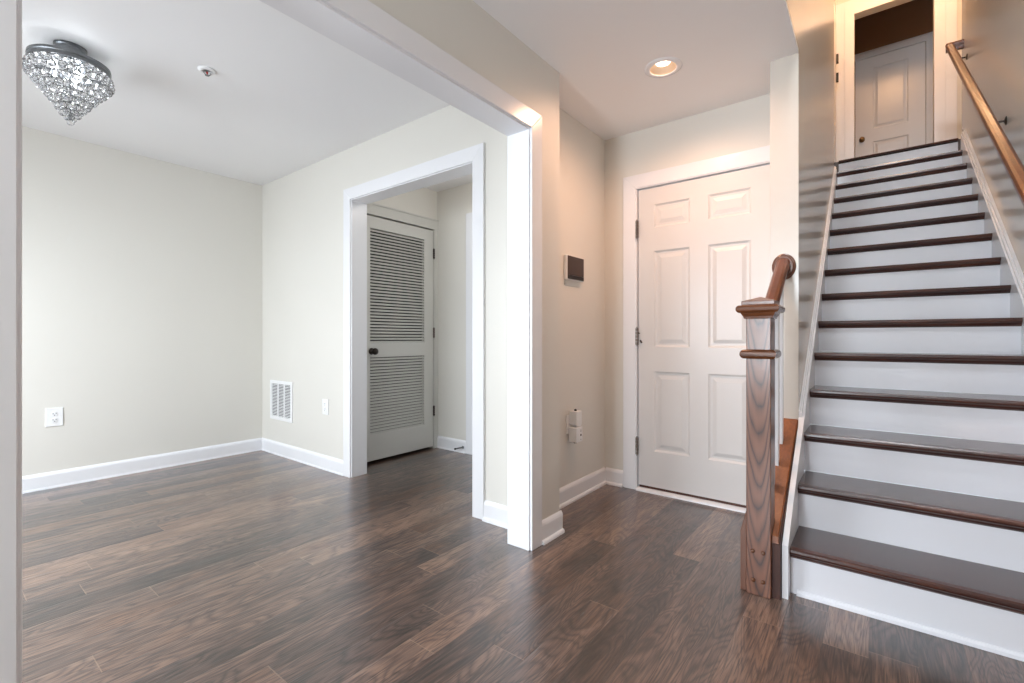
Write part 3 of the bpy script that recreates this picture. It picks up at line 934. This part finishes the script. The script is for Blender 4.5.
for ti, (r, z, n, s) in enumerate(tiers):
    for i in range(n):
        a = 2 * math.pi * (i + .5 * (ti % 2)) / n
        spots.append((CX + r * math.cos(a), CY + r * math.sin(a), z + random.uniform(-.002, .002), s, random.uniform(0, 1)))
# nearest to the camera first
spots.sort(key=lambda p: (p[0] * .985 * -1 + p[1] * -.17))
near, rest = spots[:100], spots[100:]
for p in near:
    o = bpy.data.objects.new('crystal', drop_me)
    COL.objects.link(o)
    o.parent = ch
    o.location = (p[0] - CX, p[1] - CY, p[2] - CZ)
    o.scale = (p[3], p[3], p[3])
    o.rotation_euler = (0, 0, p[4])
def rest_f(bm):
    for p in rest:
        lathe(bm, [(r, h) for r, h in drop_profile(p[3])], (p[0], p[1], p[2]), 'Z', 8, False)
o = obj('crystals', rest_f, M['crystal'], ch)
o['kind'] = 'stuff'
o['label'] = 'crystal drops on the far side of the light'
def tier_frames(bm):
    for r, z, n, s in tiers[2:-2]:
        prof = [(r - .004, z + .012), (r, z + .012), (r, z + .016), (r - .004, z + .016), (r - .004, z + .012)]
        lathe(bm, prof, (CX, CY, 0), 'Z', 40, False)
    tube(bm, [(CX, CY, CZ - .05), (CX, CY, CZ - .345)], .004, 8)
obj('tier_frame', tier_frames, M['nickel'], ch)
for a in (30, 150, 270):
    r = math.radians(a)
    bx, by = CX + .055 * math.cos(r), CY + .055 * math.sin(r)
    obj('bulb', lambda bm, bx=bx, by=by: lathe(bm, [(.0005, CZ - .170), (.008, CZ - .160), (.014, CZ - .142), (.013, CZ - .124), (.008, CZ - .106), (.008, CZ - .088)], (bx, by, 0), 'Z', 16), M['chbulb'], ch, smooth=True)
cl = lamp('crystal_lamp', 'POINT', (0, 0, 0), (0, 0, 0), 4.0, (0.90, 0.96, 1.0), shadow_soft_size=.02)
cl.parent = ch; cl.location = (0, 0, -.066)

# ------------------------------------------------------------------ small wall fittings
# return air grille on the doorway wall
gx0, gx1, gz0, gz1 = -4.331, -3.936, .309, .657
gr = thing('air_return_grille', (-4.13, 2.02, gz0), 'white slotted air return grille low on the doorway wall', 'vent')
def gframe(bm):
    b = .030
    y0, y1 = 2.011, 2.0195
    box(bm, gx0, gx0 + b, y0, y1, gz0, gz1); box(bm, gx1 - b, gx1, y0, y1, gz0, gz1)
    box(bm, gx0 + b, gx1 - b, y0, y1, gz0, gz0 + b); box(bm, gx0 + b, gx1 - b, y0, y1, gz1 - b, gz1)
    w = (gx1 - gx0 - 2 * b)
    for i in (1, 2):
        xc = gx0 + b + w * i / 3
        box(bm, xc - .008, xc + .008, y0 + .001, y1, gz0 + b, gz1 - b)
obj('frame', gframe, M['plastic'], gr, bevel=.002)
def gslats(bm):
    b = .030; n = 22
    for i in range(n):
        z = gz0 + b + (gz1 - gz0 - 2 * b) * (i + .5) / n
        prism(bm, [(2.0140, z - .0032), (2.0148, z - .0040), (2.0186, z + .0012), (2.0178, z + .0020)], 'X', gx0 + b, gx1 - b)
obj('louvers', gslats, M['plastic'], gr)
obj('duct_shade', boxes((gx0 + .03, gx1 - .03, 2.0193, 2.0197, gz0 + .03, gz1 - .03)), M['slot'], gr)  # flat dark sheet painted as the shade behind the slats

def receptacle_y(bm, xc, zc, y):
    lathe(bm, [(.0165, 0), (.0165, -.0025), (.0155, -.0035), (.001, -.0036)], (xc, y, zc), 'Y', 24)
def slots_y(bm, xc, zc, y):
    box(bm, xc - .0075, xc - .0055, y - .0044, y - .0037, zc + .000, zc + .009)
    box(bm, xc + .0055, xc + .0075, y - .0044, y - .0037, zc + .000, zc + .009)
    box(bm, xc - .002, xc + .002, y - .0044, y - .0037, zc - .010, zc - .005)
ox, oz = -3.420, .4935
ot = thing('wall_outlet', (ox, 2.02, oz), 'narrow white outlet between the air grille and the doorway casing', 'outlet')
obj('wall_plate', boxes((ox - .042, ox + .042, 2.013, 2.0197, oz - .061, oz + .061)), M['plastic'], ot, bevel=.003)
for dz in (.021, -.021):
    r = obj('receptacle', lambda bm, dz=dz: receptacle_y(bm, ox, oz + dz, 2.0128), M['plastic'], ot)
    obj('slots', lambda bm, dz=dz: slots_y(bm, ox, oz + dz, 2.0128), M['slot'], r)
# wide outlet on the left wall (faces +X)
oy, oz2 = .624, .487
ot2 = thing('wall_outlet', (-4.5, oy, oz2), 'squarish white outlet on the bare left wall', 'outlet')
obj('wall_plate', boxes((-4.4997, -4.493, oy - .045, oy + .045, oz2 - .064, oz2 + .064)), M['plastic'], ot2, bevel=.003)
for dz in (.021, -.021):
    r = obj('receptacle', lambda bm, dz=dz: lathe(bm, [(.0165, 0), (.0165, .0025), (.0155, .0035), (.001, .0036)], (-4.4928, oy, oz2 + dz), 'X', 24), M['plastic'], ot2)
    def sl(bm, dz=dz):
        x0, x1 = -4.4891, -4.4882
        box(bm, x0, x1, oy - .009, oy - .006, oz2 + dz, oz2 + dz + .009)
        box(bm, x0, x1, oy + .006, oy + .009, oz2 + dz, oz2 + dz + .009)
        box(bm, x0, x1, oy - .003, oy + .003, oz2 + dz - .010, oz2 + dz - .004)
    obj('slots', sl, M['slot'], r)

# alarm panel on the recess wall (faces +X)
ay0, ay1, az0, az1 = 2.500, 2.712, 1.388, 1.556
az0, az1 = 1.400, 1.553
ap = thing('alarm_panel', (-1.535, 2.6, az0), 'small dark screened alarm panel beside the entry door', 'alarm panel')
def ap_body(bm):
    loft(bm, [[(x, y, z) for y, z in ((ay0 + i, az0 + i), (ay1 - i, az0 + i), (ay1 - i, az1 - i), (ay0 + i, az1 - i))] for x, i in ((-1.5345, .006), (-1.528, .0), (-1.512, .0), (-1.509, .003))])
obj('body', ap_body, M['plastic'], ap, bevel=.003)
obj('screen', boxes((-1.5088, -1.5065, ay0 + .007, ay1 - .004, az0 + .030, az1 - .004)), M['screen'], ap, bevel=.001)
obj('button_bar', boxes((-1.5088, -1.5060, ay0 + .007, ay1 - .004, az0 + .004, az0 + .0295)), M['screenbar'], ap, bevel=.001)
# the wall bracket showing under the panel
pb = obj('mount_plate', boxes((-1.5345, -1.5315, ay0 + .008, ay1 - .03, az0 - .034, az0 + .004)), M['wall'], ap)

# outlet with two plug-in devices on the recess wall
qy, qz = 2.568, .492
o3 = thing('wall_outlet', (-1.535, qy, qz), 'white outlet hidden behind two plug-ins on the entry side wall', 'outlet')
obj('wall_plate', boxes((-1.5345, -1.528, qy - .038, qy + .038, qz - .060, qz + .060)), M['plastic'], o3, bevel=.002)
def plug_top(bm):
    loft(bm, [[(x, y, z) for y, z in ((2.575 + i, .492 + i * 1.0), (2.650 - i, .492 + i), (2.655 - i, .580 - i), (2.580 + i, .580 - i))] for x, i in ((-1.5275, .006), (-1.515, .0), (-1.482, .0), (-1.478, .006))])
pt = thing('plug_in_device', (-1.5, 2.61, .492), 'upper white plug-in with rounded bottom on the entry outlet', 'plug-in')
def rounded_prism(bm, y0, y1, z0, z1, x0, x1, rb):
    pts = [(y0, z1), (y1, z1)]
    for i in range(9):
        a = -math.pi * i / 8
        pts.append(((y0 + y1) / 2 + (y1 - y0) / 2 * math.cos(a), z0 + rb + rb * math.sin(a)))
    prism(bm, pts, 'X', x0, x1)
obj('body', lambda bm: rounded_prism(bm, 2.555, 2.622, .478, .575, -1.5275, -1.472, .016), M['plastic'], pt, bevel=.004)
obj('nub', lambda bm: lathe(bm, [(.009, .574), (.009, .582), (.005, .586), (.001, .587)], (-1.500, 2.588, 0), 'Z', 16), M['darkmetal'], pt)
pl = thing('plug_in_device', (-1.5, 2.6, .378), 'lower white plug-in with a dark button on the entry outlet', 'plug-in')
obj('body', boxes((-1.5275, -1.468, 2.545, 2.625, .382, .4765)), M['plastic'], pl, bevel=.005)
obj('button', lambda bm: lathe(bm, [(.007, 0), (.007, .002), (.003, .0035), (.001, .0035)], (-1.468, 2.600, .425), 'X', 16), M['darkmetal'], pl)
obj('nub', lambda bm: lathe(bm, [(.001, .370), (.010, .372), (.011, .3815)], (-1.500, 2.585, 0), 'Z', 16), M['darkmetal'], pl)
obj('indicator', lambda bm: [lathe(bm, [(.003, 0), (.003, .001), (.001, .0015)], (-1.468, 2.600, z), 'X', 10) for z in (.455, .447, .397)], M['slot'], pl)

# spring door stop on the far baseboard
ds = thing('door_stop', (-2.935, 3.066, .05), 'small metal spring door stop on the far baseboard', 'door stop')
obj('spring', lambda bm: tube(bm, [(-2.935, 3.0655, .052), (-2.95, 3.03, .050), (-2.962, 3.0, .046)], .006, 12), M['nickel'], ds)
obj('tip', lambda bm: tube(bm, [(-2.962, 3.0, .046), (-2.967, 2.988, .0445)], .009, 12), M['slot'], ds)
obj('base', lambda bm: lathe(bm, [(.013, 0), (.013, -.003), (.008, -.006)], (-2.935, 3.0658, .052), 'Y', 16), M['nickel'], ds)
